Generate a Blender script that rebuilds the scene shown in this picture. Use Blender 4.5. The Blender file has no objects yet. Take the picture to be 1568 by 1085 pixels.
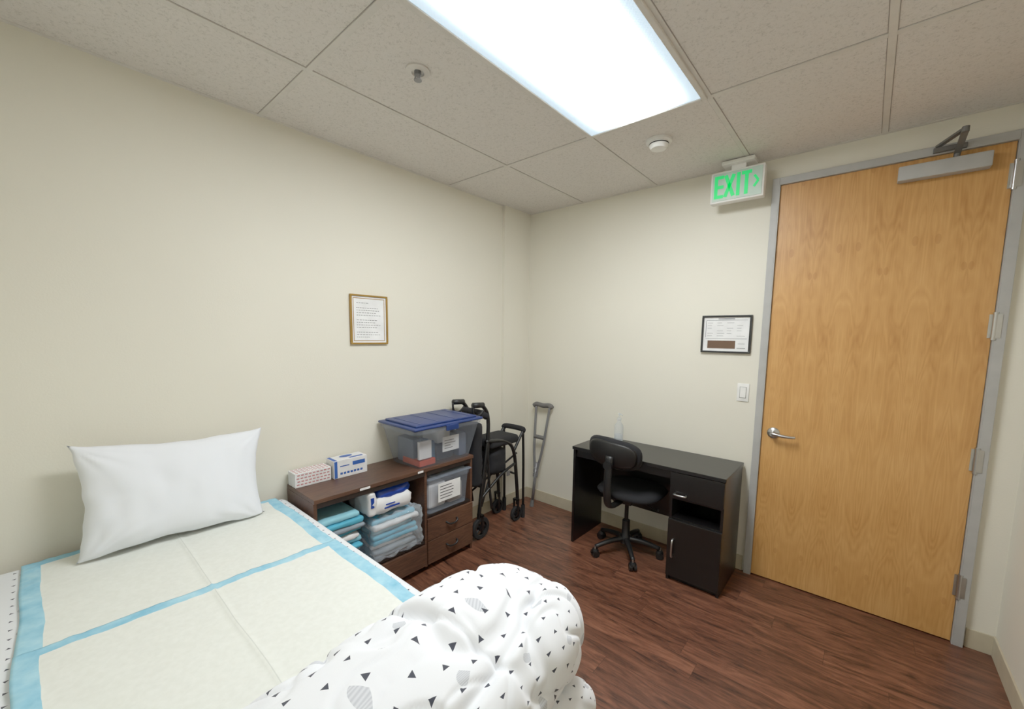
import bpy, bmesh, math, random
from mathutils import Vector, Matrix, noise
random.seed(7)
scene=bpy.context.scene
COL=scene.collection
RH=2.608   # ceiling height
RX=3.01    # room width (x)
RY=-3.2    # wall behind the photographer

# ------------------------------------------------------------------ materials
def lin(c):
    f=lambda v:(v/12.92 if v<=.04045 else ((v+.055)/1.055)**2.4)
    return tuple(f(v/255.) for v in c)+(1,)
def new_mat(name):
    m=bpy.data.materials.new(name); m.use_nodes=True
    nt=m.node_tree; return m,nt,nt.nodes['Principled BSDF']
def nd(nt,t,**k):
    n=nt.nodes.new(t)
    for a,b in k.items(): setattr(n,a,b)
    return n
def mth(nt,op,*a):
    n=nt.nodes.new('ShaderNodeMath'); n.operation=op
    for i,v in enumerate(a):
        if isinstance(v,(int,float)): n.inputs[i].default_value=v
        else: nt.links.new(v,n.inputs[i])
    return n.outputs[0]
def mixc(nt,fac,a,b,mode='MIX'):
    n=nt.nodes.new('ShaderNodeMix'); n.data_type='RGBA'; n.blend_type=mode
    for s,v in ((n.inputs[0],fac),(n.inputs[6],a),(n.inputs[7],b)):
        if isinstance(v,(int,float,tuple)): s.default_value=v
        else: nt.links.new(v,s)
    return n.outputs[2]
def ramp(nt,fac,stops):
    n=nt.nodes.new('ShaderNodeValToRGB'); e=n.color_ramp.elements
    while len(e)<len(stops): e.new(.5)
    for i,(p,c) in enumerate(stops): e[i].position=p; e[i].color=c
    nt.links.new(fac,n.inputs[0]); return n.outputs[0]
def coord(nt,scale=(1,1,1),kind='Object'):
    tc=nd(nt,'ShaderNodeTexCoord'); mp=nd(nt,'ShaderNodeMapping'); mp.inputs['Scale'].default_value=scale
    nt.links.new(tc.outputs[kind],mp.inputs[0]); return mp.outputs[0]
def noi(nt,vec,scale,detail=3,rough=.5,dist=0):
    n=nd(nt,'ShaderNodeTexNoise'); n.inputs['Scale'].default_value=scale; n.inputs['Detail'].default_value=detail
    n.inputs['Roughness'].default_value=rough; n.inputs['Distortion'].default_value=dist
    nt.links.new(vec,n.inputs['Vector']); return n.outputs['Fac']
def bump(nt,b,h,strength,dist=.002):
    n=nd(nt,'ShaderNodeBump'); n.inputs['Strength'].default_value=strength; n.inputs['Distance'].default_value=dist
    nt.links.new(h,n.inputs['Height']); nt.links.new(n.outputs[0],b.inputs['Normal'])
def simple(name,rgb,rough=.5,metal=0,bs=0,bscale=200,var=.06,emis=0,spec=None):
    m,nt,b=new_mat(name); c=lin(rgb)
    v=coord(nt); f=noi(nt,v,14,3)
    d=tuple(x*(1-var) for x in c[:3])+(1,); l=tuple(min(1,x*(1+var)) for x in c[:3])+(1,)
    nt.links.new(ramp(nt,f,[(.3,d),(.7,l)]),b.inputs['Base Color'])
    b.inputs['Roughness'].default_value=rough; b.inputs['Metallic'].default_value=metal
    if spec is not None: b.inputs['Specular IOR Level'].default_value=spec
    if bs: bump(nt,b,noi(nt,v,bscale,2),bs)
    if emis:
        b.inputs['Emission Color'].default_value=c; b.inputs['Emission Strength'].default_value=emis
    return m

# wall paint
def wallmat():
    m,nt,b=new_mat('cream_wall_paint'); v=coord(nt)
    f=noi(nt,v,1.5,2)
    nt.links.new(ramp(nt,f,[(.3,lin((226,221,204))),(.7,lin((230,225,208)))]),b.inputs['Base Color'])
    b.inputs['Roughness'].default_value=.6; bump(nt,b,noi(nt,v,140,2),.25,.002); return m
def ceilmat():
    m,nt,b=new_mat('acoustic_ceiling_tile'); v=coord(nt)
    a=noi(nt,v,80,4,.65,.6); c=noi(nt,v,240,2,.6)
    s=mth(nt,'ADD',mth(nt,'MULTIPLY',a,.7),mth(nt,'MULTIPLY',c,.3))
    nt.links.new(ramp(nt,s,[(.36,lin((196,190,182))),(.47,lin((221,215,208))),(.7,lin((226,220,214)))]),b.inputs['Base Color'])
    b.inputs['Roughness'].default_value=.95; bump(nt,b,s,.6,.005); return m
def floormat():
    m,nt,b=new_mat('dark_wood_plank_floor')
    tc=nd(nt,'ShaderNodeTexCoord'); sp=nd(nt,'ShaderNodeSeparateXYZ'); nt.links.new(tc.outputs['Object'],sp.inputs[0])
    x,y=sp.outputs[0],sp.outputs[1]
    row=mth(nt,'FLOOR',mth(nt,'DIVIDE',y,.127))
    wn=nd(nt,'ShaderNodeTexWhiteNoise',noise_dimensions='1D'); nt.links.new(row,wn.inputs['W'])
    xs=mth(nt,'ADD',mth(nt,'DIVIDE',x,1.1),mth(nt,'MULTIPLY',wn.outputs[0],7))
    col=mth(nt,'FLOOR',xs)
    cb=nd(nt,'ShaderNodeCombineXYZ'); nt.links.new(row,cb.inputs[0]); nt.links.new(col,cb.inputs[1])
    w2=nd(nt,'ShaderNodeTexWhiteNoise',noise_dimensions='3D'); nt.links.new(cb.outputs[0],w2.inputs['Vector'])
    rnd=w2.outputs[0]
    cg=nd(nt,'ShaderNodeCombineXYZ'); nt.links.new(mth(nt,'ADD',mth(nt,'MULTIPLY',x,1.9),mth(nt,'MULTIPLY',rnd,37)),cg.inputs[0])
    nt.links.new(mth(nt,'MULTIPLY',y,11),cg.inputs[1]); nt.links.new(mth(nt,'MULTIPLY',rnd,11),cg.inputs[2])
    g=noi(nt,cg.outputs[0],1.5,6,.62,1.6); g2=noi(nt,cg.outputs[0],9,4,.6,.4)
    t=mth(nt,'ADD',mth(nt,'MULTIPLY',g,.75),mth(nt,'MULTIPLY',g2,.25))
    c=ramp(nt,t,[(.35,lin((36,20,14))),(.43,lin((80,46,32))),(.53,lin((106,63,45))),(.68,lin((132,84,61)))])
    tone=mth(nt,'ADD',.84,mth(nt,'MULTIPLY',rnd,.28))
    vv=nd(nt,'ShaderNodeCombineColor')
    for i in range(3): nt.links.new(tone,vv.inputs[i])
    c=mixc(nt,1.0,c,vv.outputs[0],'MULTIPLY')
    fy=mth(nt,'ABSOLUTE',mth(nt,'SUBTRACT',mth(nt,'FRACT',mth(nt,'DIVIDE',y,.127)),.5))
    fx=mth(nt,'ABSOLUTE',mth(nt,'SUBTRACT',mth(nt,'FRACT',xs),.5))
    gap=mth(nt,'MAXIMUM',mth(nt,'GREATER_THAN',fy,.49),mth(nt,'GREATER_THAN',fx,.4988))
    c=mixc(nt,mth(nt,'MULTIPLY',gap,.5),c,lin((40,22,16)))
    nt.links.new(c,b.inputs['Base Color']); b.inputs['Roughness'].default_value=.36
    bump(nt,b,g2,.15,.001); return m
def woodmat(name,stops,axis=2,stretch=(9,9,1.1),scale=2.0,rough=.4,ring=True):
    m,nt,b=new_mat(name); v=coord(nt,stretch)
    g=noi(nt,v,scale,4,.55,.8)
    f=mth(nt,'FRACT',mth(nt,'MULTIPLY',g,7.0)) if ring else g
    if ring:
        f=mth(nt,'ABSOLUTE',mth(nt,'SUBTRACT',f,.5)); f=mth(nt,'MULTIPLY',f,2)
        g2=noi(nt,v,scale*7,3); big=noi(nt,coord(nt,(1,1,.5)),2.2,2)
        f=mth(nt,'ADD',mth(nt,'MULTIPLY',f,.22),mth(nt,'ADD',mth(nt,'MULTIPLY',g2,.3),mth(nt,'MULTIPLY',big,.5)))
    nt.links.new(ramp(nt,f,stops),b.inputs['Base Color']); b.inputs['Roughness'].default_value=rough
    return m
def doormat():
    m,nt,b=new_mat('maple_door_veneer')
    tc=nd(nt,'ShaderNodeTexCoord'); sp=nd(nt,'ShaderNodeSeparateXYZ'); nt.links.new(tc.outputs['Object'],sp.inputs[0])
    x,z=sp.outputs[0],sp.outputs[2]
    u=mth(nt,'PINGPONG',mth(nt,'ADD',x,.46+.11),.153)
    def vec(su,sz,off=0):
        c=nd(nt,'ShaderNodeCombineXYZ'); nt.links.new(mth(nt,'MULTIPLY',u,su),c.inputs[0]); nt.links.new(mth(nt,'MULTIPLY',z,sz),c.inputs[2]); c.inputs[1].default_value=off; return c.outputs[0]
    g=noi(nt,vec(7,1.0,1.7),1.0,3,.45,.5)
    r=mth(nt,'FRACT',mth(nt,'MULTIPLY',g,22)); r=mth(nt,'MULTIPLY',mth(nt,'ABSOLUTE',mth(nt,'SUBTRACT',r,.5)),2)
    fine=noi(nt,vec(140,3),1.0,3); blotch=noi(nt,vec(9,3),1.0,3,.6)
    f=mth(nt,'ADD',mth(nt,'ADD',mth(nt,'MULTIPLY',r,.14),mth(nt,'MULTIPLY',fine,.28)),mth(nt,'MULTIPLY',blotch,.58))
    c=ramp(nt,f,[(.30,lin((180,123,60))),(.46,lin((198,142,75))),(.60,lin((208,153,86))),(.80,lin((220,169,104)))])
    vo=nd(nt,'ShaderNodeTexVoronoi'); vo.inputs['Scale'].default_value=1; nt.links.new(vec(9,4.2),vo.inputs['Vector'])
    k=mth(nt,'LESS_THAN',vo.outputs['Distance'],.06)
    k2=mth(nt,'LESS_THAN',vo.outputs['Distance'],.13)
    c=mixc(nt,mth(nt,'MULTIPLY',k2,.4),c,lin((172,112,52))); c=mixc(nt,mth(nt,'MULTIPLY',k,.55),c,lin((142,90,46)))
    nt.links.new(c,b.inputs['Base Color']); b.inputs['Roughness'].default_value=.42
    return m
def fabric(name,base=(238,239,240),pat=True,px=.075,py=.06,size=.0095):
    m,nt,b=new_mat(name)
    tc=nd(nt,'ShaderNodeTexCoord'); sp=nd(nt,'ShaderNodeSeparateXYZ'); nt.links.new(tc.outputs['UV'],sp.inputs[0])
    u,v=sp.outputs[0],sp.outputs[1]
    col=lin(base)
    def cell(px,py,seed):
        r=mth(nt,'DIVIDE',v,py); row=mth(nt,'FLOOR',r)
        s=mth(nt,'ADD',mth(nt,'DIVIDE',u,px),mth(nt,'MULTIPLY',mth(nt,'MODULO',row,2),.5))
        cb=nd(nt,'ShaderNodeCombineXYZ'); nt.links.new(row,cb.inputs[0]); nt.links.new(mth(nt,'FLOOR',s),cb.inputs[1]); cb.inputs[2].default_value=seed
        w=nd(nt,'ShaderNodeTexWhiteNoise',noise_dimensions='3D'); nt.links.new(cb.outputs[0],w.inputs['Vector'])
        a=mth(nt,'MULTIPLY',mth(nt,'SUBTRACT',mth(nt,'FRACT',s),.5),px)
        bb=mth(nt,'MULTIPLY',mth(nt,'SUBTRACT',mth(nt,'FRACT',r),.5),py)
        an=mth(nt,'MULTIPLY',mth(nt,'SUBTRACT',w.outputs[0],.5),1.6)
        ca,sa=mth(nt,'COSINE',an),mth(nt,'SINE',an)
        a2=mth(nt,'SUBTRACT',mth(nt,'MULTIPLY',a,ca),mth(nt,'MULTIPLY',bb,sa))
        b2=mth(nt,'ADD',mth(nt,'MULTIPLY',a,sa),mth(nt,'MULTIPLY',bb,ca))
        return a2,b2,w.outputs[0]
    if pat:
        a,bb,r=cell(.15,.115,3.0)
        d=mth(nt,'ADD',mth(nt,'POWER',mth(nt,'ABSOLUTE',mth(nt,'DIVIDE',a,.015)),2),mth(nt,'POWER',mth(nt,'ABSOLUTE',mth(nt,'DIVIDE',bb,.015)),2))
        leaf=mth(nt,'MULTIPLY',mth(nt,'LESS_THAN',d,1),mth(nt,'LESS_THAN',mth(nt,'ADD',mth(nt,'MULTIPLY',mth(nt,'ABSOLUTE',a),.9),bb),.011))
        leaf=mth(nt,'MULTIPLY',leaf,mth(nt,'ADD',.46,mth(nt,'MULTIPLY',mth(nt,'SINE',mth(nt,'MULTIPLY',a,1900)),.14)))
        col=mixc(nt,leaf,col,lin((150,155,166)))
        a,bb,r=cell(px,py,1.0)
        tri=mth(nt,'MULTIPLY',mth(nt,'GREATER_THAN',bb,-size),mth(nt,'LESS_THAN',mth(nt,'ADD',mth(nt,'MULTIPLY',mth(nt,'ABSOLUTE',a),1.9),bb),size))
        col=mixc(nt,tri,col,lin((50,53,66)))
        nt.links.new(col,b.inputs['Base Color'])
    else: b.inputs['Base Color'].default_value=col
    b.inputs['Roughness'].default_value=.85; b.inputs['Sheen Weight'].default_value=.15
    vv=coord(nt); bump(nt,b,noi(nt,vv,420,2),.12,.001)
    return m
def clearplastic(name,rgb,alpha,rough=.15,bst=.1,bsc=25):
    m,nt,b=new_mat(name); out=nt.nodes['Material Output']
    tr=nd(nt,'ShaderNodeBsdfTransparent'); tr.inputs[0].default_value=(.97,.98,1,1)
    mx=nd(nt,'ShaderNodeMixShader')
    lw=nd(nt,'ShaderNodeLayerWeight'); lw.inputs[0].default_value=.3
    f=mth(nt,'MINIMUM',1.0,mth(nt,'ADD',alpha,mth(nt,'MULTIPLY',lw.outputs['Facing'],.3)))
    nt.links.new(f,mx.inputs[0]); nt.links.new(tr.outputs[0],mx.inputs[1]); nt.links.new(b.outputs[0],mx.inputs[2])
    nt.links.new(mx.outputs[0],out.inputs[0])
    b.inputs['Base Color'].default_value=lin(rgb); b.inputs['Roughness'].default_value=rough
    bump(nt,b,noi(nt,coord(nt),bsc,2),bst,.004)
    return m

WALL=wallmat(); CEIL=ceilmat(); FLOOR=floormat()
GRID=simple('ceiling_grid_paint',(214,209,201),.6)
BASEB=simple('vinyl_baseboard',(190,179,152),.5)
DOOR=doormat()
FRAMEM=simple('grey_painted_metal',(170,169,165),.45)
STEEL=simple('brushed_steel',(190,190,188),.3,1,var=.03)
ALU=simple('satin_aluminium',(132,132,134),.42,.5)
DARKGAP=simple('dark_gap',(22,20,18),.8)
WAL=woodmat('walnut_laminate',[(.25,lin((50,31,22))),(.5,lin((78,50,36))),(.8,lin((102,69,50)))],stretch=(9,1.1,9),scale=2.2,rough=.45)
WALB=simple('dark_laminate_edge',(30,22,18),.5)
BLK=simple('black_brown_laminate',(13,12,12),.3)
BLKP=simple('black_plastic',(10,10,11),.45)
BLKF=simple('black_upholstery',(10,10,15),.9,bs=.3,bscale=600)
BLKM=simple('black_metal_tube',(9,9,10),.4)
RUB=simple('rubber',(14,14,15),.8)
GREYR=simple('grey_rubber',(96,94,92),.7)
WHITEP=simple('white_plastic',(236,235,230),.4)
SHEET=fabric('printed_cotton_sheet',(234,236,240),True,.055,.045,.005)
DUV=fabric('printed_cotton_duvet',(238,240,244),True,.052,.042,.0056)
PILW=fabric('white_pillowcase',(236,239,245),False)
PAPER=simple('white_paper',(236,236,234),.8)
INK=simple('printed_ink',(60,60,62),.8)
BROWNI=simple('brown_print',(100,74,54),.8)
GOLD=simple('gold_frame',(158,120,44),.35,.3)
BLKFR=simple('black_frame',(10,10,10),.35)
BLUEL=simple('blue_plastic_lid',(20,46,104),.4)
BIN=clearplastic('clear_bin_plastic',(165,174,188),.15)
WRAP=clearplastic('clear_wrap_film',(228,236,242),.20,.06,1.0,60)
CLEAR=clearplastic('clear_bottle_plastic',(225,232,235),.15,.08)
ORANGE=simple('orange_cardboard',(190,70,40),.7)
CARDW=simple('white_cardboard',(226,225,224),.6)
REDP=simple('red_print',(186,122,122),.6)
BLUEP=simple('blue_print',(36,84,165),.5)
DBLUE=simple('deep_blue_print',(14,54,150),.3)
PADB=simple('light_blue_pads',(70,166,196),.7,var=.15)
PADL=simple('pale_blue_pads',(136,200,216),.7)
PADG=simple('grey_blue_pads',(128,140,150),.7)
GREENE=simple('green_exit_letters',(0,205,98),.5,emis=.42)
EXITF=simple('exit_face_plastic',(176,198,182),.4,emis=.04)

# ------------------------------------------------------------------ mesh helpers
class Obj:
    def __init__(s,name,origin):
        s.e=bpy.data.objects.new(name,None); s.e.empty_display_size=.1; s.o=Vector(origin); s.e.location=s.o; COL.objects.link(s.e)
    def add(s,name,bm,mat,smooth=False):
        return mk(name,bm,mat,smooth,s.o,s.e)
def mk(name,bm,mat,smooth=False,origin=(0,0,0),parent=None):
    o=Vector(origin)
    bmesh.ops.recalc_face_normals(bm,faces=bm.faces)
    for v in bm.verts: v.co-=o
    me=bpy.data.meshes.new(name); bm.to_mesh(me); bm.free()
    for mm in (mat if isinstance(mat,(list,tuple)) else [mat]): me.materials.append(mm)
    if smooth:
        for p in me.polygons: p.use_smooth=True
    ob=bpy.data.objects.new(name,me); COL.objects.link(ob)
    if parent: ob.parent=parent
    else: ob.location=o
    if smooth=='auto':
        try: me.set_sharp_from_angle(angle=math.radians(40))
        except Exception: pass
    return ob
def box(x0,x1,y0,y1,z0,z1,bev=0,seg=2,bm=None):
    t=bmesh.new(); bmesh.ops.create_cube(t,size=1)
    for v in t.verts:
        v.co=Vector(((x0+x1)/2+v.co.x*(x1-x0),(y0+y1)/2+v.co.y*(y1-y0),(z0+z1)/2+v.co.z*(z1-z0)))
    if bev: bmesh.ops.bevel(t,geom=list(t.edges),offset=bev,segments=seg,profile=.5,affect='EDGES')
    return merge(bm,t)
def merge(bm,t):
    if bm is None: return t
    me=bpy.data.meshes.new('tmp'); t.to_mesh(me); t.free(); bm.from_mesh(me); bpy.data.meshes.remove(me); return bm
def xf(bm,mat):
    for v in bm.verts: v.co=mat@v.co
    return bm
def cyl(p0,p1,r,r2=None,seg=20,bm=None,cap=True):
    p0,p1=Vector(p0),Vector(p1); d=p1-p0
    t=bmesh.new(); bmesh.ops.create_cone(t,cap_ends=cap,segments=seg,radius1=r,radius2=r if r2 is None else r2,depth=d.length)
    M=Matrix.Translation((p0+p1)/2)@d.to_track_quat('Z','Y').to_matrix().to_4x4()
    xf(t,M); return merge(bm,t)
def tube(pts,r,seg=10,smooth=True,bm=None,sub=5):
    P=[Vector(p) for p in pts]
    if smooth and len(P)>2:
        Q=[];n=len(P)
        for i in range(n-1):
            a,b,c,d=P[max(i-1,0)],P[i],P[i+1],P[min(i+2,n-1)]
            for k in range(sub):
                t=k/sub
                Q.append(.5*((2*b)+(c-a)*t+(2*a-5*b+4*c-d)*t*t+(3*b-a-3*c+d)*t**3))
        Q.append(P[-1]); P=Q
    t=bmesh.new(); rings=[]; up=None
    for i,p in enumerate(P):
        T=(P[min(i+1,len(P)-1)]-P[max(i-1,0)]).normalized()
        if up is None:
            up=Vector((0,0,1)) if abs(T.z)<.9 else Vector((1,0,0))
        n=(up-T*up.dot(T)).normalized(); up=n; b=T.cross(n)
        rr=r(i/(len(P)-1)) if callable(r) else r
        rings.append([t.verts.new(p+n*rr*math.cos(2*math.pi*k/seg)+b*rr*math.sin(2*math.pi*k/seg)) for k in range(seg)])
    for a,b in zip(rings,rings[1:]):
        for k in range(seg): t.faces.new((a[k],a[(k+1)%seg],b[(k+1)%seg],b[k]))
    t.faces.new(rings[0][::-1]); t.faces.new(rings[-1])
    return merge(bm,t)
def lathe(prof,c,seg=28,bm=None,axis='Z'):
    t=bmesh.new(); rings=[]
    for r,z in prof:
        rings.append([t.verts.new((r*math.cos(2*math.pi*k/seg),r*math.sin(2*math.pi*k/seg),z)) for k in range(seg)] if r>1e-6 else [t.verts.new((0,0,z))])
    for a,b in zip(rings,rings[1:]):
        for k in range(seg):
            k2=(k+1)%seg
            if len(a)==1 and len(b)>1: t.faces.new((a[0],b[k2],b[k]))
            elif len(b)==1 and len(a)>1: t.faces.new((a[k],a[k2],b[0]))
            elif len(a)>1: t.faces.new((a[k],a[k2],b[k2],b[k]))
    if axis=='Y': xf(t,Matrix.Rotation(math.radians(90),4,'X'))
    if axis=='X': xf(t,Matrix.Rotation(math.radians(90),4,'Y'))
    xf(t,Matrix.Translation(c)); return merge(bm,t)
def grid(fn,nu,nv,uvfn=None,closeu=False,bm=None):
    t=bmesh.new(); uv=t.loops.layers.uv.new('UVMap')
    V=[[t.verts.new(fn(i/nu,j/nv)) for j in range(nv+1)] for i in range(nu+1)]
    for i in range(nu):
        for j in range(nv):
            q=[(i,j),(i+1,j),(i+1,j+1),(i,j+1)]
            try: f=t.faces.new([V[a][b] for a,b in q])
            except ValueError: continue
            for l,(a,b) in zip(f.loops,q):
                l[uv].uv=uvfn(a/nu,b/nv) if uvfn else (a/nu,b/nv)
    return merge(bm,t)
def boxuv(ob):
    me=ob.data; uv=me.uv_layers.new(name='UVMap') if not me.uv_layers else me.uv_layers[0]
    for p in me.polygons:
        n=p.normal; ax=max(range(3),key=lambda i:abs(n[i]))
        for li in p.loop_indices:
            c=me.vertices[me.loops[li].vertex_index].co
            uv.data[li].uv={0:(c.y,c.z),1:(c.x,c.z),2:(c.x,c.y)}[ax]

# ------------------------------------------------------------------ room shell
mk('floor',box(-.1,RX+.1,RY-.1,.1,-.06,0),FLOOR)
mk('ceiling',box(-.1,RX+.1,RY-.1,.1,RH,RH+.06),CEIL)
mk('wall_left',box(-.1,0,RY,0,0,RH),WALL)
mk('wall_right',box(RX,RX+.1,RY,0,0,RH),WALL)
mk('wall_front',box(-.1,RX+.1,RY-.1,RY,0,RH),WALL)
DX0,DX1,DZ=1.945,2.865,2.445
mk('wall_back',box(-.1,DX0,0,.1,0,RH),WALL)
mk('wall_back_right',box(DX1,RX+.1,0,.1,0,RH),WALL)
mk('wall_back_header',box(DX0,DX1,0,.1,DZ,RH),WALL)
mk('wall_pilaster',box(0,.028,-.34,0,0,RH),WALL)
BH=.10
mk('baseboard_back',box(.028,DX0-.05,-.008,0,0,BH,.002),BASEB)
mk('baseboard_back_right',box(DX1+.045,RX,-.008,0,0,BH,.002),BASEB)
mk('baseboard_left',box(0,.008,RY,-.34,0,BH,.002),BASEB)
mk('baseboard_pilaster',box(.028,.036,-.34,0,0,BH,.002),BASEB)
mk('baseboard_right',box(RX-.008,RX,RY,0,0,BH,.002),BASEB)
mk('baseboard_front',box(0,RX,RY,RY+.008,0,BH,.002),BASEB)
# ceiling T-grid
gx,gy=.567,-.918
bm=None
xs=[gx+.61*i for i in range(4)]; ys=[gy,gy-1.22]
for x in xs: bm=box(x-.012,x+.012,RY,0,RH-.004,RH,bm=bm)
for y in ys: bm=box(0,RX,y-.012,y+.012,RH-.0042,RH,bm=bm)
bm=box(0,.02,RY,0,RH-.003,RH,bm=bm); box(0,RX,-.02,0,RH-.0031,RH,bm=bm); box(RX-.02,RX,RY,0,RH-.003,RH,bm=bm)
mk('trim_ceiling_grid',bm,GRID)
bm=None
for x in xs:
    for s in (-.0135,.0135): bm=box(x+s-.0012,x+s+.0012,RY,0,RH-.0008,RH,bm=bm)
for y in ys:
    for s in (-.0135,.0135): bm=box(0,RX,y+s-.0012,y+s+.0012,RH-.0009,RH,bm=bm)
mk('trim_ceiling_tile_gap',bm,simple('tile_shadow_gap',(160,153,145),.9))

# ceiling light -------------------------------------------------
LS=50.0
def lensmat():
    m,nt,b=new_mat('prismatic_light_lens')
    tc=nd(nt,'ShaderNodeTexCoord'); sp=nd(nt,'ShaderNodeSeparateXYZ'); nt.links.new(tc.outputs['Object'],sp.inputs[0])
    x,y=sp.outputs[0],sp.outputs[1]
    e=mth(nt,'DIVIDE',mth(nt,'ABSOLUTE',x),.279)
    prof=mth(nt,'POWER',mth(nt,'MAXIMUM',mth(nt,'SUBTRACT',1,mth(nt,'MULTIPLY',e,e)),0),3.3)
    ey=mth(nt,'DIVIDE',mth(nt,'ABSOLUTE',y),.585)
    prof=mth(nt,'MULTIPLY',prof,mth(nt,'MAXIMUM',mth(nt,'SUBTRACT',1,mth(nt,'POWER',ey,8)),0))
    rib=mth(nt,'MULTIPLY',mth(nt,'SINE',mth(nt,'MULTIPLY',y,420)),mth(nt,'SINE',mth(nt,'MULTIPLY',x,420)))
    s=mth(nt,'ADD',.74,mth(nt,'MULTIPLY',prof,LS))
    s=mth(nt,'MULTIPLY',s,mth(nt,'ADD',1,mth(nt,'MULTIPLY',rib,.10)))
    c=mixc(nt,mth(nt,'MINIMUM',1.0,mth(nt,'MULTIPLY',prof,6)),(.60,.80,.96,1),(.94,.98,1,1))
    b.inputs['Base Color'].default_value=(.5,.55,.6,1)
    nt.links.new(c,b.inputs['Emission Color']); nt.links.new(s,b.inputs['Emission Strength'])
    return m
lx0,lx1,ly0,ly1=gx+.61,gx+1.22,gy-1.22,gy
L=Obj('ceiling_light_panel',((lx0+lx1)/2,(ly0+ly1)/2,RH))
w=.026
bm=box(lx0+.004,lx0+w,ly0+.004,ly1-.004,RH-.014,RH-.001,.003); box(lx1-w,lx1-.004,ly0+.004,ly1-.004,RH-.014,RH-.001,.003,bm=bm)
box(lx0+w,lx1-w,ly0+.004,ly0+w,RH-.014,RH-.001,.003,bm=bm); box(lx0+w,lx1-w,ly1-w,ly1-.004,RH-.014,RH-.001,.003,bm=bm)
L.add('frame',bm,GRID)
L.add('lens',box(lx0+w,lx1-w,ly0+w,ly1-w,RH-.009,RH-.004),lensmat())

# sprinkler
S=Obj('fire_sprinkler',(.92,-1.85,RH))
S.add('escutcheon',lathe([(0,-.001),(.048,-.001),(.048,-.006),(.03,-.012),(.026,-.012),(.024,-.004),(0,-.004)],(.92,-1.85,RH)),GRID,'auto')
bm=cyl((.92,-1.85,RH-.004),(.92,-1.85,RH-.02),.014)
tube([(.905,-1.85,RH-.015),(.902,-1.85,RH-.026),(.92,-1.85,RH-.036),(.938,-1.85,RH-.026),(.935,-1.85,RH-.015)],.003,bm=bm)
lathe([(0,-.036),(.016,-.037),(.016,-.040),(0,-.040)],(.92,-1.85,RH),bm=bm)
S.add('head',bm,ALU,'auto')
# smoke detector
S=Obj('smoke_detector',(1.455,-.655,RH))
S.add('base',lathe([(0,0),(.068,0),(.068,-.012),(.062,-.016),(0,-.016)],(1.455,-.655,RH-.0005)),WHITEP,'auto')
S.add('body',lathe([(0,-.016),(.052,-.016),(.05,-.034),(.04,-.046),(.0,-.048)],(1.455,-.655,RH)),WHITEP,'auto')
S.add('vents',lathe([(.0515,-.02),(.053,-.022),(.0515,-.026)],(1.455,-.655,RH)),DARKGAP)

# exit sign -----------------------------------------------------
ex0,ex1,ey,ez0,ez1=1.59,1.885,-.15,2.365,2.55
X=Obj('exit_sign',((ex0+ex1)/2,ey,RH))
X.add('canopy',box(1.65,1.83,-.165,-.06,RH-.03,RH-.006,.006),WHITEP,'auto')
X.add('stem',box(1.70,1.78,-.135,-.095,ez1-.002,RH-.028,.003),WHITEP)
X.add('housing',box(ex0,ex1,-.148,-.09,ez0,ez1,.008),WHITEP,'auto')
X.add('face_panel',box(ex0+.012,ex1-.012,-.1515,-.147,ez0+.012,ez1-.012,.001),EXITF)
bm=None; lz0,lz1=ez0+.026,ez1-.026; t_=.019; yf0,yf1=-.154,-.151
def strut(ax,az,bx,bz,th,bm):
    d=Vector((bx-ax,0,bz-az)); L_=d.length; t=box(-L_/2,L_/2,yf0,yf1,-th/2,th/2)
    a=math.atan2(d.z,d.x); xf(t,Matrix.Translation(((ax+bx)/2,0,(az+bz)/2))@Matrix.Rotation(-a,4,'Y')); return merge(bm,t)
x=ex0+.024
bm=box(x,x+t_,yf0,yf1,lz0,lz1)
for z in (lz0,(lz0+lz1-t_)/2,lz1-t_): box(x+t_,x+.052,yf0,yf1,z,z+t_,bm=bm)
x+=.062; strut(x,lz0+.004,x+.046,lz1-.004,t_*1.05,bm); strut(x,lz1-.004,x+.046,lz0+.004,t_*1.05,bm)
x+=.062; box(x,x+t_,yf0,yf1,lz0,lz1,bm=bm)
x+=.028; box(x+.016,x+.016+t_,yf0,yf1,lz0,lz1-t_,bm=bm); box(x-.002,x+.052,yf0,yf1,lz1-t_,lz1,bm=bm)
x+=.066; zc=(lz0+lz1)/2; strut(x,zc+.032,x+.022,zc,.013,bm); strut(x,zc-.032,x+.022,zc,.013,bm)
X.add('letters',bm,GREENE)

# door ----------------------------------------------------------
D=Obj('door_1',((DX0+DX1)/2,0,0))
D.add('leaf',box(DX0+.004,DX1-.005,-.012,.032,.008,DZ-.004,.001),DOOR)
D.add('gap_shadow',box(DX0,DX1,.034,.05,0,DZ),DARKGAP)
fw=.038
bm=box(DX0-fw,DX0-.001,-.03,.0,0,DZ+fw,.002); box(DX1+.001,DX1+fw,-.03,.0,0,DZ+fw,.002,bm=bm); box(DX0-.001,DX1+.001,-.03,.0,DZ+.001,DZ+fw,.002,bm=bm)
bm2=box(DX0-.001,DX0+.003,-.03,.034,0,DZ); box(DX1-.003,DX1+.001,-.03,.034,0,DZ,bm=bm2); box(DX0,DX1,-.03,.034,DZ-.003,DZ+.001,bm=bm2)
mk('trim_door_frame',merge(bm,bm2),FRAMEM)
for i,z in enumerate((2.29,1.61,.96,.31)):
    bm=cyl((DX1-.001,-.026,z-.06),(DX1-.001,-.026,z+.06),.0085); 
    for zz in (-.061,.061): cyl((DX1-.001,-.026,z+zz-.004),(DX1-.001,-.026,z+zz+.004),.010,bm=bm)
    box(DX1-.02,DX1-.006,-.016,-.011,z-.055,z+.055,bm=bm); box(DX1,DX1+.02,-.033,-.029,z-.055,z+.055,bm=bm)
    D.add('hinge_%d'%(i+1),bm,STEEL,'auto')
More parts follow.
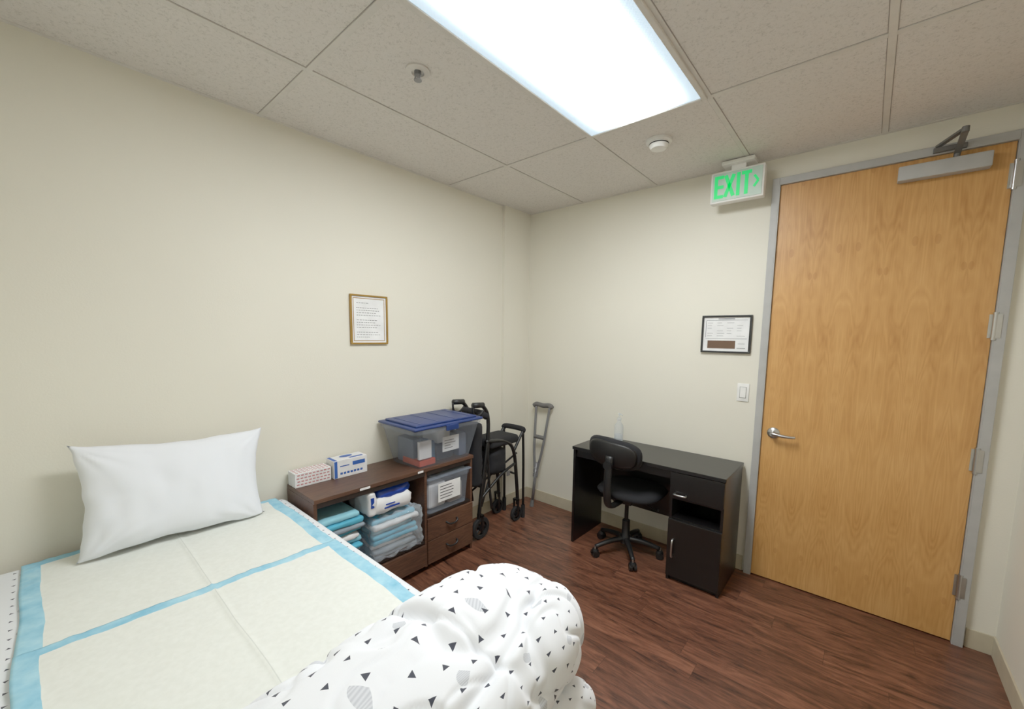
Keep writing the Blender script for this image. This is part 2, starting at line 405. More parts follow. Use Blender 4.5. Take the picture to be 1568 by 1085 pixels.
hx,hz=2.012,.955
bm=lathe([(0,0),(.034,0),(.034,.006),(.028,.012),(.014,.016),(.012,.045),(0,.045)],(hx,-.012,hz),axis='Y')
D.add('lever_rose',bm,STEEL,'auto')
bm=tube([(hx,-.058,hz),(hx+.012,-.062,hz),(hx+.05,-.064,hz-.004),(hx+.09,-.062,hz-.006),(hx+.118,-.056,hz-.004)],lambda t:.011-.003*t)
cyl((hx,-.045,hz),(hx,-.066,hz),.0125,bm=bm)
D.add('lever_handle',bm,STEEL,'auto')
D.add('closer_body',box(2.465,2.785,-.07,-.013,2.335,2.405,.006),FRAMEM,'auto')
bm=box(2.585,2.70,-.05,-.030,DZ+.002,DZ+.024,.002)
cyl((2.668,-.045,2.400),(2.668,-.045,2.425),.012,bm=bm)
def bar(p,q,w,h,bm):
    p,q=Vector(p),Vector(q); d=q-p; t=box(0,d.length,-w/2,w/2,-h/2,h/2)
    a=math.atan2(d.y,d.x); el=math.asin(d.z/d.length)
    xf(t,Matrix.Translation(p)@Matrix.Rotation(a,4,'Z')@Matrix.Rotation(-el,4,'Y')); return merge(bm,t)
bar((2.668,-.045,2.425),(2.672,-.205,2.470),.024,.010,bm); bar((2.672,-.205,2.478),(2.600,-.04,DZ+.03),.020,.010,bm)
cyl((2.672,-.205,2.462),(2.672,-.205,2.485),.013,bm=bm)
D.add('closer_arm',bm,simple('dark_steel_arm',(105,104,102),.4,.5))

# frames / switch -----------------------------------------------
def frame_y(name,x0,x1,z0,z1,fr,fw):
    F=Obj(name,((x0+x1)/2,0,(z0+z1)/2))
    bm=box(x0,x1,-.02,-.001,z0,z0+fw,.002); box(x0,x1,-.02,-.001,z1-fw,z1,.002,bm=bm); box(x0,x0+fw,-.02,-.001,z0+fw,z1-fw,bm=bm); box(x1-fw,x1,-.02,-.001,z0+fw,z1-fw,bm=bm)
    F.add('frame',bm,fr); F.add('paper',box(x0+fw,x1-fw,-.010,-.002,z0+fw,z1-fw),PAPER); return F
F=frame_y('framed_notice',1.55,1.85,1.44,1.685,BLKFR,.012)
bm=None
for k in range(6):
    for c in range(4):
        if (k+c)%4==3: continue
        bm=box(1.585+c*.06,1.585+c*.06+random.uniform(.025,.05),-.0108,-.0098,1.635-k*.017,1.6365-k*.017,bm=bm)
box(1.575,1.577,-.0108,-.0098,1.54,1.65,bm=bm); box(1.575,1.825,-.0108,-.0098,1.652,1.6535,bm=bm); box(1.575,1.825,-.0108,-.0098,1.532,1.534,bm=bm)
box(1.65,1.75,-.0108,-.0098,1.660,1.664,bm=bm)
F.add('printed_lines',bm,INK)
F.add('brown_band',box(1.59,1.76,-.0108,-.0098,1.468,1.52),BROWNI)
bm=box(1.77,1.82,-.0108,-.0098,1.47,1.473); box(1.775,1.815,-.0108,-.0098,1.50,1.502,bm=bm)
F.add('small_caption',bm,INK)

F=Obj('framed_certificate',(0,-1.575,1.615))
y0,y1,z0,z1=-1.70,-1.448,1.465,1.77; fw=.010
bm=box(.001,.018,y0,y1,z0,z0+fw,.002); box(.001,.018,y0,y1,z1-fw,z1,.002,bm=bm); box(.001,.018,y0,y0+fw,z0+fw,z1-fw,bm=bm); box(.001,.018,y1-fw,y1,z0+fw,z1-fw,bm=bm)
F.add('frame',bm,GOLD)
F.add('mat_board',box(.002,.009,y0+fw,y1-fw,z0+fw,z1-fw),PAPER)
bm=None
for a,b,c,d in ((y0+.020,y1-.020,z0+.020,z0+.024),(y0+.020,y1-.020,z1-.024,z1-.020),(y0+.020,y0+.024,z0+.020,z1-.020),(y1-.024,y1-.020,z0+.020,z1-.020)):
    bm=box(.0088,.0098,a,b,c,d,bm=bm)
F.add('gold_border',bm,GOLD)
bm=None
for k in range(15):
    if k in (1,6,11): continue
    z=1.718-k*.0150
    y=y0+.042; yend=y0+.12 if k in (0,14) else y1-.05-random.uniform(0,.05)
    while y<yend:
        wd=random.uniform(.006,.016); bm=box(.0088,.0096,y,min(y+wd,y1-.04),z,z+.0028,bm=bm); y+=wd+.005
F.add('printed_text',bm,INK)

Wt=Obj('light_switch',(1.825,0,1.19))
Wt.add('plate',box(1.79,1.86,-.007,0,1.13,1.247,.003),WHITEP,'auto')
Wt.add('rocker',box(1.808,1.842,-.011,-.006,1.155,1.222,.002),WHITEP)
Wt.add('rocker_gap',box(1.805,1.845,-.0078,-.0065,1.152,1.225),simple('gap_grey',(150,148,140),.7))

# bed -----------------------------------------------------------
BX0,BX1,BY0,BY1,BZ=.03,1.86,-3.14,-2.108,.635
B=Obj('bed',((BX0+BX1)/2,(BY0+BY1)/2,0))
o=B.add('mattress',box(BX0,BX1,BY0,BY1,.36,BZ,.045,5),SHEET,'auto'); boxuv(o)
B.add('box_base',box(BX0+.01,BX1-.01,BY0+.01,BY1-.01,.14,.358,.01),PILW)
bm=None
for x in (BX0+.06,BX1-.06):
    for y in (BY0+.06,BY1-.06): bm=cyl((x,y,0),(x,y,.14),.025,bm=bm)
B.add('legs',bm,BLKP)
PW,PH=.71,.875
def padmat():
    m,nt,b=new_mat('underpad_blue_border')
    tc=nd(nt,'ShaderNodeTexCoord'); sp=nd(nt,'ShaderNodeSeparateXYZ'); nt.links.new(tc.outputs['UV'],sp.inputs[0])
    u,v=sp.outputs[0],sp.outputs[1]
    du=mth(nt,'MINIMUM',u,mth(nt,'SUBTRACT',PW,u)); dv=mth(nt,'MINIMUM',v,mth(nt,'SUBTRACT',PH,v))
    n=noi(nt,coord(nt),7,3)
    th=mth(nt,'ADD',.032,mth(nt,'MULTIPLY',n,.014))
    edge=mth(nt,'MAXIMUM',mth(nt,'LESS_THAN',du,th),mth(nt,'LESS_THAN',dv,mth(nt,'ADD',th,.010)))
    fold=mth(nt,'LESS_THAN',mth(nt,'ABSOLUTE',mth(nt,'SUBTRACT',v,PH/2)),.0013)
    quilt=noi(nt,coord(nt),60,2)
    c1=ramp(nt,quilt,[(.3,lin((229,231,222))),(.7,lin((235,237,229)))])
    c1=mixc(nt,mth(nt,'MULTIPLY',fold,.35),c1,lin((170,175,165)))
    c2=ramp(nt,noi(nt,coord(nt),14,3,.6),[(.3,lin((120,188,218))),(.7,lin((172,220,236)))])
    nt.links.new(mixc(nt,edge,c1,c2),b.inputs['Base Color']); b.inputs['Roughness'].default_value=.7
    bump(nt,b,quilt,.15,.002); return m
PAD=padmat()
def underpad(x0,zoff,seed):
    yb=-3.040
    def f(s,t):
        x=x0+PW*s; y=yb+PH*t
        e=min(s,1-s,t*1.3,(1-t)*1.3)
        n=abs(noise.noise(Vector((x*5,y*5,seed))))*.006+noise.noise(Vector((x*14,y*14,seed)))*.0015
        if e<.07: n+=abs(noise.noise(Vector((x*22,y*22,seed+3))))*.006
        n+=.005*math.exp(-((t-.5)/.008)**2)
        wob=.010*noise.noise(Vector((x*3,y*3,seed+9)))
        return (x+wob,y+wob,BZ+.006+zoff+n)
    bm=grid(f,90,110,lambda s,t:(s*PW,t*PH))
    ob=mk('underpad',bm,PAD,True,(x0+PW/2,yb+PH/2,BZ))
    md=ob.modifiers.new('thick','SOLIDIFY'); md.thickness=.003
    return ob
underpad(.055,0,1.0); underpad(.728,.004,5.0)

# pillow --------------------------------------------------------
def pillow():
    hw,hh,T=.325,.225,.085
    bmT=None
    M=Matrix.Translation((.155,-2.575,BZ+.012+.203))@Matrix.Rotation(math.radians(-3),4,'X')@Matrix.Rotation(math.radians(-14),4,'Y')
    for side in (1,-1):
        def f(s,t):
            a=2*s-1;b=2*t-1
            Y=a*hw*(.90+.10*b*b)*(1+.02*b)
            Z=b*hh*(.88+.12*a*a)
            th=T*(max(0,(1-abs(a)**3.2))*max(0,(1-abs(b)**3.0)))**.55
            th*=1-.25*b
            n=noise.noise(Vector((Y*6,Z*6,side*3)))*.014+noise.noise(Vector((Y*16,Z*9,side)))*.007
            r=math.hypot(1-abs(a),1-abs(b)); ang=math.atan2(1-abs(b),1-abs(a))
            n+=.008*math.sin(ang*14)*math.exp(-r*2.6)*min(1,r*4)
            k=min(1,(1-abs(a))*6)*min(1,(1-abs(b))*6)
            p=M@Vector((side*th+n*k*side,Y+.006*noise.noise(Vector((b*4,a*4,3))),Z+.008*noise.noise(Vector((a*3,b*3,8)))))
            p.z=max(p.z,BZ+.017); p.x=max(p.x,.003)
            return p
        bmT=grid(f,70,56,lambda s,t:(s*.65,t*.47),bm=bmT)
    bmesh.ops.remove_doubles(bmT,verts=bmT.verts,dist=.0004)
    mk('pillow',bmT,PILW,True,(.15,-2.565,BZ))
pillow()

# duvet ---------------------------------------------------------
def duvet():
    def lump(xc,zc,rx,rz,yc,ry,seed,amp,pw=2.6,zmin=None,endpow=3.2,grow=0,kp=.42):
        def f(s,t):
            th=s*2*math.pi; b=2*t-1
            cy=math.copysign(1-(1-abs(b))**1.6,b)
            k=max(0,1-abs(cy)**endpow)**kp
            c,sn=math.cos(th),math.sin(th)
            e=2/pw
            X=math.copysign(abs(c)**e,c); Z=math.copysign(abs(sn)**e,sn)
            y=yc+ry*cy
            g=grow*max(-1,min(1,(y+2.45)/.35))
            p=Vector((xc-.35*g+rx*X*k,y,zc+(rz+g)*Z*k))
            n=Vector((X/rx,cy*.8/ry,Z/rz)); n.normalize()
            q=Vector((p.x*2.6,p.y*2.2,p.z*2.6+seed))
            w=noise.noise(q)*.028
            calm=.35+.65*max(0,min(1,(1-abs(cy))*4))
            fold=noise.noise(Vector((p.x*6+1.2*noise.noise(q*1.3),p.y*1.6,p.z*6+seed)))
            w-=.022*calm*math.exp(-(fold/.09)**2)
            fold2=noise.noise(Vector((p.x*5-p.y*3,p.y*5.5+p.x*2,p.z*5+seed*2)))
            w-=.014*calm*math.exp(-(fold2/.06)**2)
            fold3=noise.noise(Vector((p.x*12,p.y*9+p.x*5,p.z*12+seed*3)))
            w-=.006*math.exp(-(fold3/.09)**2)
            p+=n*w*amp*min(1,k*1.6)
            if zmin is not None and p.z<zmin: p.z=zmin+.001*noise.noise(q*5)
            return p
        per=2*math.pi*(rx+rz)/2
        return f,(lambda s,t:(s*per*1.15,t*2*ry*1.1))
    f,uvf=lump(1.750,.758,.222,.112,-2.590,.580,2.0,1.0,2.8,BZ+.012,4.5,.034,.38)
    bm=grid(f,240,260,uvf)
    f,uvf=lump(1.905,.525,.070,.150,-2.60,.560,11.0,.45,3.2,None,9)
    bm=grid(f,120,180,uvf,bm=bm)
    ob=mk('duvet',bm,DUV,True,(1.7,-2.6,.6))
duvet()

# cabinet -------------------------------------------------------
CX0,CX1,CY0,CY1,CZ=.012,.345,-2.095,-1.005,.69
K=Obj('storage_cabinet',((CX0+CX1)/2,(CY0+CY1)/2,0))
K.add('top',box(CX0,CX1+.01,CY0,CY1+.005,CZ-.022,CZ,.002),WAL)
bm=box(CX0,CX1,CY0,CY0+.018,0,CZ-.022); box(CX0,CX1,CY1-.018,CY1,0,CZ-.022,bm=bm)
DIV=-1.405
box(CX0,CX1,DIV-.009,DIV+.009,.03,CZ-.022,bm=bm)
K.add('side_panels',bm,WAL)
K.add('back_panel',box(CX0,CX0+.008,CY0+.018,CY1-.018,.03,CZ-.022),WALB)
bm=box(CX0+.008,CX1-.004,CY0+.018,DIV-.009,.19,.205); box(CX0+.008,CX1-.004,DIV+.009,CY1-.018,.355,.37,bm=bm); box(CX0+.008,CX1-.01,CY0+.018,CY1-.018,.03,.045,bm=bm)
K.add('shelves',bm,WALB)
bm=box(CX1-.001,CX1+.004,CY0+.018,DIV-.009,CZ-.05,CZ-.023); box(CX1-.001,CX1+.004,DIV+.009,CY1-.018,CZ-.05,CZ-.023,bm=bm)
K.add('front_rail',bm,WALB)
K.add('drawer_front_right',box(CX1-.006,CX1+.012,DIV+.006,CY1-.004,.205,.350,.002),WAL)
K.add('drawer_front_lower',box(CX1-.006,CX1+.012,DIV+.006,CY1-.004,.045,.200,.002),WAL)
K.add('drawer_front_left',box(CX1-.006,CX1+.012,CY0+.004,DIV-.006,.045,.185,.002),WAL)
def pull(yc,zc):
    return tube([(CX1+.012,yc-.045,zc+.012),(CX1+.028,yc-.04,zc+.006),(CX1+.032,yc-.02,zc-.006),(CX1+.032,yc+.02,zc-.006),(CX1+.028,yc+.04,zc+.006),(CX1+.012,yc+.045,zc+.012)],.0065,seg=8)
K.add('handle_right',pull((DIV+CY1)/2,.275),BLKM,True); K.add('handle_lower',pull((DIV+CY1)/2,.12),BLKM,True); K.add('handle_left',pull((CY0+DIV)/2,.12),BLKM,True)
K.add('white_label',box(CX1+.010,CX1+.0115,-1.85,-1.79,CZ-.018,CZ-.006),PAPER)
K.add('white_label_2',box(CX1+.010,CX1+.0115,-1.47,-1.43,CZ-.018,CZ-.006),PAPER)

# glove boxes
def gbox(name,x0,x1,y0,y1,z0,z1,cm,style):
    G=Obj(name,((x0+x1)/2,(y0+y1)/2,z0))
    G.add('carton',box(x0,x1,y0,y1,z0,z1,.002),CARDW)
    H=z1-z0;Ly=y1-y0; xf0,xf1=x1-.0004,x1+.0008
    bm=None
    if style==0:
        for r in range(4):
            for k in range(9):
                a=y0+.008+Ly*.105*k+.004*(r%2)
                bm=box(xf0,xf1,a,a+Ly*.07,z0+.012+r*H*.22,z0+.012+r*H*.22+H*.09,bm=bm)
        for r in range(4):
            for k in range(9):
                a=y0+.008+Ly*.105*k
                bm=box(x0+.01+r*.022,x0+.018+r*.022,a,a+Ly*.07,z1-.0004,z1+.0008,bm=bm)
    else:
        bm=box(xf0,xf1,y0+.003,y0+Ly*.10,z0+.003,z1-.003)
        box(xf0,xf1,y0+Ly*.55,y0+Ly*.93,z0+H*.58,z0+H*.80,bm=bm)
        for k in range(7):
            a=y0+Ly*(.18+.10*k); box(xf0,xf1,a,a+Ly*.07,z0+H*.18,z0+H*.30,bm=bm)
        box(xf0,xf1,y0+Ly*.18,y0+Ly*.45,z0+H*.62,z0+H*.68,bm=bm)
        box(x0+.004,x1-.004,y0+.004,y0+.022,z1-.0004,z1+.0008,bm=bm); box(x1-.03,x1-.01,y0+Ly*.5,y1-.02,z1-.0004,z1+.0008,bm=bm)
        c=bmesh.new(); bmesh.ops.create_circle(c,cap_ends=True,radius=.022,segments=24)
        for v in c.verts: v.co.y*=1.8
        xf(c,Matrix.Translation(((x0+x1)/2-.015,(y0+y1)/2,z1+.001))); merge(bm,c)
    G.add('print',bm,cm)
gbox('glove_box',.02,.115,-2.09,-1.895,CZ,CZ+.078,REDP,0)
gbox('glove_box',.03,.13,-1.885,-1.68,CZ,CZ+.105,BLUEP,1)

# storage bins
def frustum(x0,x1,y0,y1,z0,X0,X1,Y0,Y1,z1,r=.03,cap=True):
    def ring(a,b,c,d,z):
        out=[];n=6
        for cx,cy,st in ((b-r,d-r,0),(a+r,d-r,90),(a+r,c+r,180),(b-r,c+r,270)):
            for k in range(n+1):
                an=math.radians(st+90*k/n); out.append((cx+r*math.cos(an),cy+r*math.sin(an),z))
        return out
    t=bmesh.new(); A=[t.verts.new(p) for p in ring(x0,x1,y0,y1,z0)]; Bv=[t.verts.new(p) for p in ring(X0,X1,Y0,Y1,z1)]
    n=len(A)
    for k in range(n): t.faces.new((A[k],A[(k+1)%n],Bv[(k+1)%n],Bv[k]))
    if cap: t.faces.new(A[::-1])
    return t
def bin_(name,x0,x1,y0,y1,z0,X0,X1,Y0,Y1,z1,lidmat,lidh):
    b=Obj(name,((x0+x1)/2,(y0+y1)/2,z0))
    b.add('tub',frustum(x0,x1,y0,y1,z0,X0,X1,Y0,Y1,z1),BIN,'auto')
    b.add('rim',frustum(X0-.006,X1+.006,Y0-.006,Y1+.006,z1-.025,X0-.008,X1+.008,Y0-.008,Y1+.008,z1,cap=False),BIN,'auto')
    lid=box(X0-.012,X1+.012,Y0-.012,Y1+.012,z1,z1+lidh*.55,.006,3)
    box(X0+.02,X1-.02,Y0+.02,Y1-.02,z1+lidh*.5,z1+lidh,.006,3,bm=lid)
    for k in range(4):
        yy=Y0+.07+(Y1-Y0-.14)*k/3
        box(X0+.04,X1-.04,yy-.006,yy+.006,z1+lidh*.9,z1+lidh+.002,.001,1,bm=lid)
    b.add('lid',lid,lidmat,'auto')
    return b
SLATE=simple('slate_contents',(56,60,74),.7); GRC=simple('grey_contents',(96,106,126),.7); BEI=simple('beige_contents',(160,152,146),.7); TEALC=simple('teal_contents',(60,100,130),.6)
b=bin_('storage_bin',.045,.335,-1.455,-1.015,CZ,.03,.41,-1.525,-.985,.955,BLUEL,.028)
b.add('latch',box(.418,.430,-1.30,-1.20,.925,.962,.004),BLUEL)
b.add('contents_paper',box(.345,.349,-1.27,-1.13,.765,.865,.001),PAPER)
bm=None
for k in range(4): bm=box(.3488,.3496,-1.255,-1.255+random.uniform(.05,.1),.785+k*.017,.789+k*.017,bm=bm)
b.add('contents_paper_text',bm,INK)
b.add('contents_folders',box(.07,.25,-1.43,-1.36,CZ+.006,.86,.01),GRC,'auto')
b.add('contents_orange',box(.14,.325,-1.435,-1.31,CZ+.006,.735,.004),ORANGE)
b.add('contents_left_paper',box(.31,.33,-1.44,-1.345,.745,.86,.002),CARDW)
b.add('contents_blue',box(.15,.30,-1.34,-1.29,CZ+.006,.84,.012),TEALC,'auto')
b.add('contents_dark',box(.06,.30,-1.28,-1.13,CZ+.006,.80,.02),SLATE,'auto')
b.add('contents_dark_2',box(.08,.325,-1.11,-1.035,CZ+.006,.86,.02),GRC,'auto')
b.add('contents_white',box(.10,.27,-1.25,-1.14,.802,.90,.01),CARDW)
b=bin_('storage_bin',.05,.335,-1.375,-1.045,.371,.04,.352,-1.385,-1.035,.60,BIN,.02)
b.add('label',box(.349,.3515,-1.31,-1.12,.435,.56,.001),PAPER)
bm=None
for k in range(5): bm=box(.351,.3522,-1.295,-1.295+random.uniform(.09,.155),.455+k*.02,.460+k*.02,bm=bm)
b.add('label_text',bm,INK)
b.add('contents_white',box(.08,.30,-1.35,-1.2,.378,.55,.02),CARDW)
b.add('contents_grey',box(.08,.31,-1.19,-1.06,.378,.52,.02),BEI)

# pads and packages on the open shelf
def softpack(x0,x1,y0,y1,z0,z1,amp,seed,r=.03,n=5,rot=None,fine=0):
    t=box(x0,x1,y0,y1,z0,z1)
    bmesh.ops.bevel(t,geom=list(t.edges),offset=min(r,(z1-z0)*.45),segments=4,profile=.5,affect='EDGES')
    bmesh.ops.subdivide_edges(t,edges=[e for e in t.edges if e.calc_length()>.03],cuts=n,use_grid_fill=True)
    t.normal_update()
    for v in t.verts:
        w=noise.noise(v.co*22+Vector((seed,0,0)))*amp+noise.noise(v.co*55+Vector((0,seed,0)))*amp*.5
        if fine: w+=-abs(noise.noise(v.co*38+Vector((seed,seed,0))))*fine
        v.co+=v.normal*w
        if v.co.z<z0: v.co.z=z0
    if rot:
        c=Vector(((x0+x1)/2,(y0+y1)/2,(z0+z1)/2))
        xf(t,Matrix.Translation(c)@rot@Matrix.Translation(-c))
    return t
SZ=.206
P=Obj('folded_underpad_stack',(.2,-1.93,SZ))
z=SZ
for k in range(12):
    h=random.uniform(.022,.034)
    y1=-1.82+random.uniform(-.035,0)
    t=softpack(.06,.345+random.uniform(-.035,.015),-2.065,y1,z,z+h,.007,k*3.1,.012)
    P.add('folded_pad_%d'%(k+1),t,(PADB,PADL,CARDW,PADB,PADG)[k%5] if k>1 else PADB,True); z+=h+.001
P=Obj('wrapped_underpad_pack',(.2,-1.62,SZ))
for k in range(8):
    z=SZ+.006+k*.030
    t=softpack(.08,.332+.014*math.sin(k*2.3),-1.765,-1.460-.014*(k%3),z,z+.029,.009,20+k,.013)
    P.add('pad_layer_%d'%(k+1),t,(PADG if k<2 else (PADB,PADL,CARDW,PADB)[k%4]),True)
P.add('plastic_wrap',softpack(.06,.376,-1.785,-1.428,SZ,SZ+.262,.018,40,.04,12,None,.026),WRAP,True)
P=Obj('wipes_package',(.22,-1.66,SZ+.28))
P.add('white_bag',softpack(.08,.350,-1.79,-1.50,SZ+.278,SZ+.372,.012,60,.04,6),CARDW,True)
P.add('blue_top_bag',softpack(.09,.325,-1.72,-1.50,SZ+.345,SZ+.425,.012,70,.04,6),DBLUE,True)
P.add('white_side_bag',softpack(.18,.350,-1.80,-1.745,SZ+.29,SZ+.428,.010,75,.02,5),CARDW,True)
bm=box(.345,.3535,-1.70,-1.60,SZ+.312,SZ+.322,.002); box(.345,.3535,-1.69,-1.63,SZ+.332,SZ+.338,.002,bm=bm); box(.346,.354,-1.785,-1.765,SZ+.34,SZ+.40,.002,bm=bm)
P.add('blue_lettering',bm,DBLUE)

# rollator walker -----------------------------------------------
R=Obj('rollator_walker',(.19,-.64,0))
xa,xb=.08,.295
bm=None
for x in (xa,xb):
    bm=tube([(x,-.89,.16),(x,-.85,.45),(x,-.80,.75),(x,-.80,.93),(x,-.85,1.01),(x,-.93,1.03)],.0145,bm=bm)
    tube([(x,-.44,.14),(x,-.46,.35),(x,-.50,.60),(x,-.60,.70),(x,-.82,.74)],.0145,bm=bm)
    tube([(x,-.88,.30),(x,-.65,.44),(x,-.47,.50)],.011,bm=bm)
    tube([(x,-.50,.60),(x,-.41,.72),(x,-.385,.745)],.012,bm=bm)
    tube([(x,-.385,.74),(x,-.375,.5),(x,-.37,.10)],.011,bm=bm)
    tube([(x,-.80,.90),(x,-.79,.5),(x,-.75,.20)],.010,bm=bm)
tube([(xa,-.86,.40),(xb,-.86,.40)],.009,smooth=False,bm=bm); tube([(xa,-.46,.40),(xb,-.46,.40)],.009,smooth=False,bm=bm)
tube([(xa,-.86,.25),(xb,-.46,.58)],.008,smooth=False,bm=bm); tube([(xb,-.86,.25),(xa,-.46,.58)],.008,smooth=False,bm=bm)
R.add('frame',bm,BLKM,True)
bm=None
for x in (xa,xb): bm=cyl((x,-.37,0),(x,-.37,.11),.017,bm=bm)
R.add('rubber_feet',bm,RUB,'auto')
R.add('seat',box(xa-.01,xb+.012,-.77,-.44,.665,.735,.028,4),BLKF,True)
R.add('front_grip_bar',tube([(xa,-.39,.745),(xa+.02,-.375,.762),(xb-.02,-.375,.762),(xb,-.39,.745)],.022),BLKF,True)
R.add('backrest_strap',tube([(xa,-.81,.93),(xa+.03,-.86,.96),(xb-.03,-.86,.96),(xb,-.81,.93)],.026),BLKF,True)
bm=None
for x in (xa,xb):
    bm=cyl((x,-.85,1.022),(x,-.95,1.03),.020,bm=bm)
    tube([(x,-.84,.985),(x,-.89,.95),(x,-.945,.965),(x,-.955,1.02)],.008,bm=bm)
    tube([(x,-.84,.98),(x,-.78,.80),(x,-.82,.45),(x,-.89,.2)],.005,bm=bm)
R.add('hand_grips_and_brakes',bm,BLKP,True)
bm=None;bm2=None;bm3=None
for x in (xa,xb):
    for y,wr in ((-.87,.085),(-.46,.062)):
        z=wr
        bm=lathe([(wr*.64,-.014),(wr*.93,-.014),(wr,-.008),(wr,.008),(wr*.93,.014),(wr*.64,.014),(wr*.64,-.014)],(x,y,z),axis='X',bm=bm)
        bm2=lathe([(0,-.018),(.024,-.018),(.024,.018),(0,.018)],(x,y,z),axis='X',bm=bm2)
        for k in range(5):
            a=k*2*math.pi/5; bm2=cyl((x,y,z),(x,y+wr*.7*math.cos(a),z+wr*.7*math.sin(a)),.008,seg=8,bm=bm2)
        for s in (-.022,.022): bm3=box(x+s-.003,x+s+.003,y-.012,y+.012,z-.012,.19,.002,1,bm=bm3)
        box(x-.025,x+.025,y-.014,y+.014,.178,.192,bm=bm3)
R.add('tyres',bm,RUB,'auto'); R.add('wheel_hubs',bm2,BLKP,'auto'); R.add('forks',bm3,BLKM)
R.add('under_seat_bag',softpack(xa+.02,xb-.01,-.74,-.56,.44,.65,.012,90,.05),BLKF,True)
R.add('hanging_bag',softpack(xa+.01,xb+.025,-.955,-.86,.42,.90,.014,95,.035,7),BLKF,True)
R.add('cable_clip',box(xb+.012,xb+.018,-.60,-.56,.42,.46,.002),GREYR)

# crutch --------------------------------------------------------
C=Obj('crutch',(.23,-.1,0))
def cp(u,h):
    t=h/.93
    return (.212+.035*t+u, -.145+.095*t, h)
bm=None
for s in (-1,1):
    bm=tube([cp(s*.013,.02+.25),cp(s*.018,.36),cp(s*.042,.50),cp(s*.057,.65),cp(s*.068,.80),cp(s*.075,.905)],.0115,bm=bm)
cyl(cp(0,.035),cp(0,.40),.0135,bm=bm)
C.add('side_rails',bm,ALU,True)
C.add('foot_tip',cyl((.212,-.148,0),cp(0,.06),.021,.015),GREYR,'auto')
C.add('hand_grip',cyl(cp(-.056,.63),cp(.056,.63),.018),GREYR,'auto')
C.add('underarm_pad',tube([cp(-.10,.905),cp(-.07,.922),cp(0,.915),cp(.07,.922),cp(.10,.905)],.021),GREYR,True)
bm=None
for s in (-.012,.012):
    for h in (.27,.31,.35): bm=cyl(Vector(cp(s,h))+Vector((0,-.013,0)),Vector(cp(s,h))+Vector((0,.013,0)),.005,bm=bm)
C.add('bolts',bm,STEEL)

# desk ----------------------------------------------------------
X0,X1,Y0,Y1,DZt=.825,1.865,-.455,-.022,.735
T=Obj('desk',((X0+X1)/2,(Y0+Y1)/2,0))
T.add('top',box(X0,X1,Y0,Y1,DZt-.022,DZt,.002),BLK)
T.add('left_panel',box(X0+.004,X0+.022,Y0+.012,Y1,0,DZt-.022,.001),BLK)
PX=1.545
bm=box(PX,PX+.016,Y0+.02,Y1,0,DZt-.022); box(X1-.022,X1-.006,Y0+.02,Y1,0,DZt-.022,bm=bm); box(PX+.016,X1-.022,Y1-.012,Y1,0,DZt-.022,bm=bm)
for z in (.05,.40,.535): box(PX+.016,X1-.022,Y0+.024,Y1-.012,z,z+.015,bm=bm)
T.add('pedestal_carcass',bm,BLK)
T.add('modesty_panel',box(X0+.022,PX,Y1-.03,Y1-.015,.24,DZt-.022),BLK)
T.add('front_apron',box(X0+.022,PX,Y0+.03,Y0+.045,DZt-.08,DZt-.022),BLK)
T.add('drawer_front',box(PX+.001,X1-.007,Y0+.006,Y0+.022,.552,.708,.002),BLK)
T.add('door_front',box(PX+.001,X1-.007,Y0+.006,Y0+.022,.035,.405,.002),BLK)
T.add('plinth',box(PX+.016,X1-.022,Y0+.04,Y0+.052,0,.05),BLK)
T.add('drawer_handle',tube([(PX+.035,Y0+.006,.575),(PX+.037,Y0-.016,.575),(PX+.10,Y0-.016,.575),(PX+.102,Y0+.006,.575)],.0055,sub=4),STEEL,True)
T.add('door_handle',tube([(PX+.04,Y0+.006,.17),(PX+.04,Y0-.018,.175),(PX+.04,Y0-.024,.22),(PX+.04,Y0-.018,.275),(PX+.04,Y0+.006,.28)],.006,sub=4),STEEL,True)

# bottle
bx,by=1.02,-.115
Bo=Obj('hand_sanitizer_bottle',(bx,by,DZt))
Bo.add('bottle',lathe([(0,0),(.030,0),(.034,.004),(.034,.115),(.030,.135),(.016,.155),(.013,.165),(.013,.172)],(bx,by,DZt)),CLEAR,'auto')
Bo.add('gel',lathe([(0,.004),(.030,.004),(.030,.06),(0,.06)],(bx,by,DZt)),CLEAR,'auto')
bm=lathe([(.0,.170),(.016,.170),(.016,.188),(.006,.192),(.005,.212),(.0,.212)],(bx,by,DZt)); lathe([(0,.212),(.010,.212),(.010,.224),(0,.226)],(bx,by,DZt),bm=bm)
tube([(bx,by,DZt+.218),(bx+.02,by-.012,DZt+.220),(bx+.034,by-.02,DZt+.212)],.0045,bm=bm)
Bo.add('pump',bm,CLEAR,'auto')

# chair ---------------------------------------------------------
cx,cy=1.205,-.315
Ch=Obj('office_chair',(cx,cy,0))
bm=None;bmc=None;bms=None
for k in range(5):
    a=math.radians(-52+72*k); dx,dy=math.cos(a),math.sin(a)
    bm=tube([(cx+dx*.02,cy+dy*.02,.105),(cx+dx*.12,cy+dy*.12,.10),(cx+dx*.235,cy+dy*.235,.072)],lambda t:.021-.007*t,bm=bm)
    wx,wy=cx+dx*.235,cy+dy*.235
    bms=cyl((wx,wy,.045),(wx,wy,.078),.008,bm=bms)
    px,py=-dy,dx
    for s in (-1,1):
        bmc=cyl((wx+px*s*.006,wy+py*s*.006,.025),(wx+px*s*.024,wy+py*s*.024,.025),.0248,seg=24,bm=bmc)
    c2=lathe([(0,.014),(.02,.012),(.026,.0),(.026,-.008)],(wx,wy,.045)); bmc=merge(bmc,c2)
Ch.add('star_base',bm,BLKP,True); Ch.add('caster_stems',bms,STEEL); Ch.add('casters',bmc,BLKP,'auto')
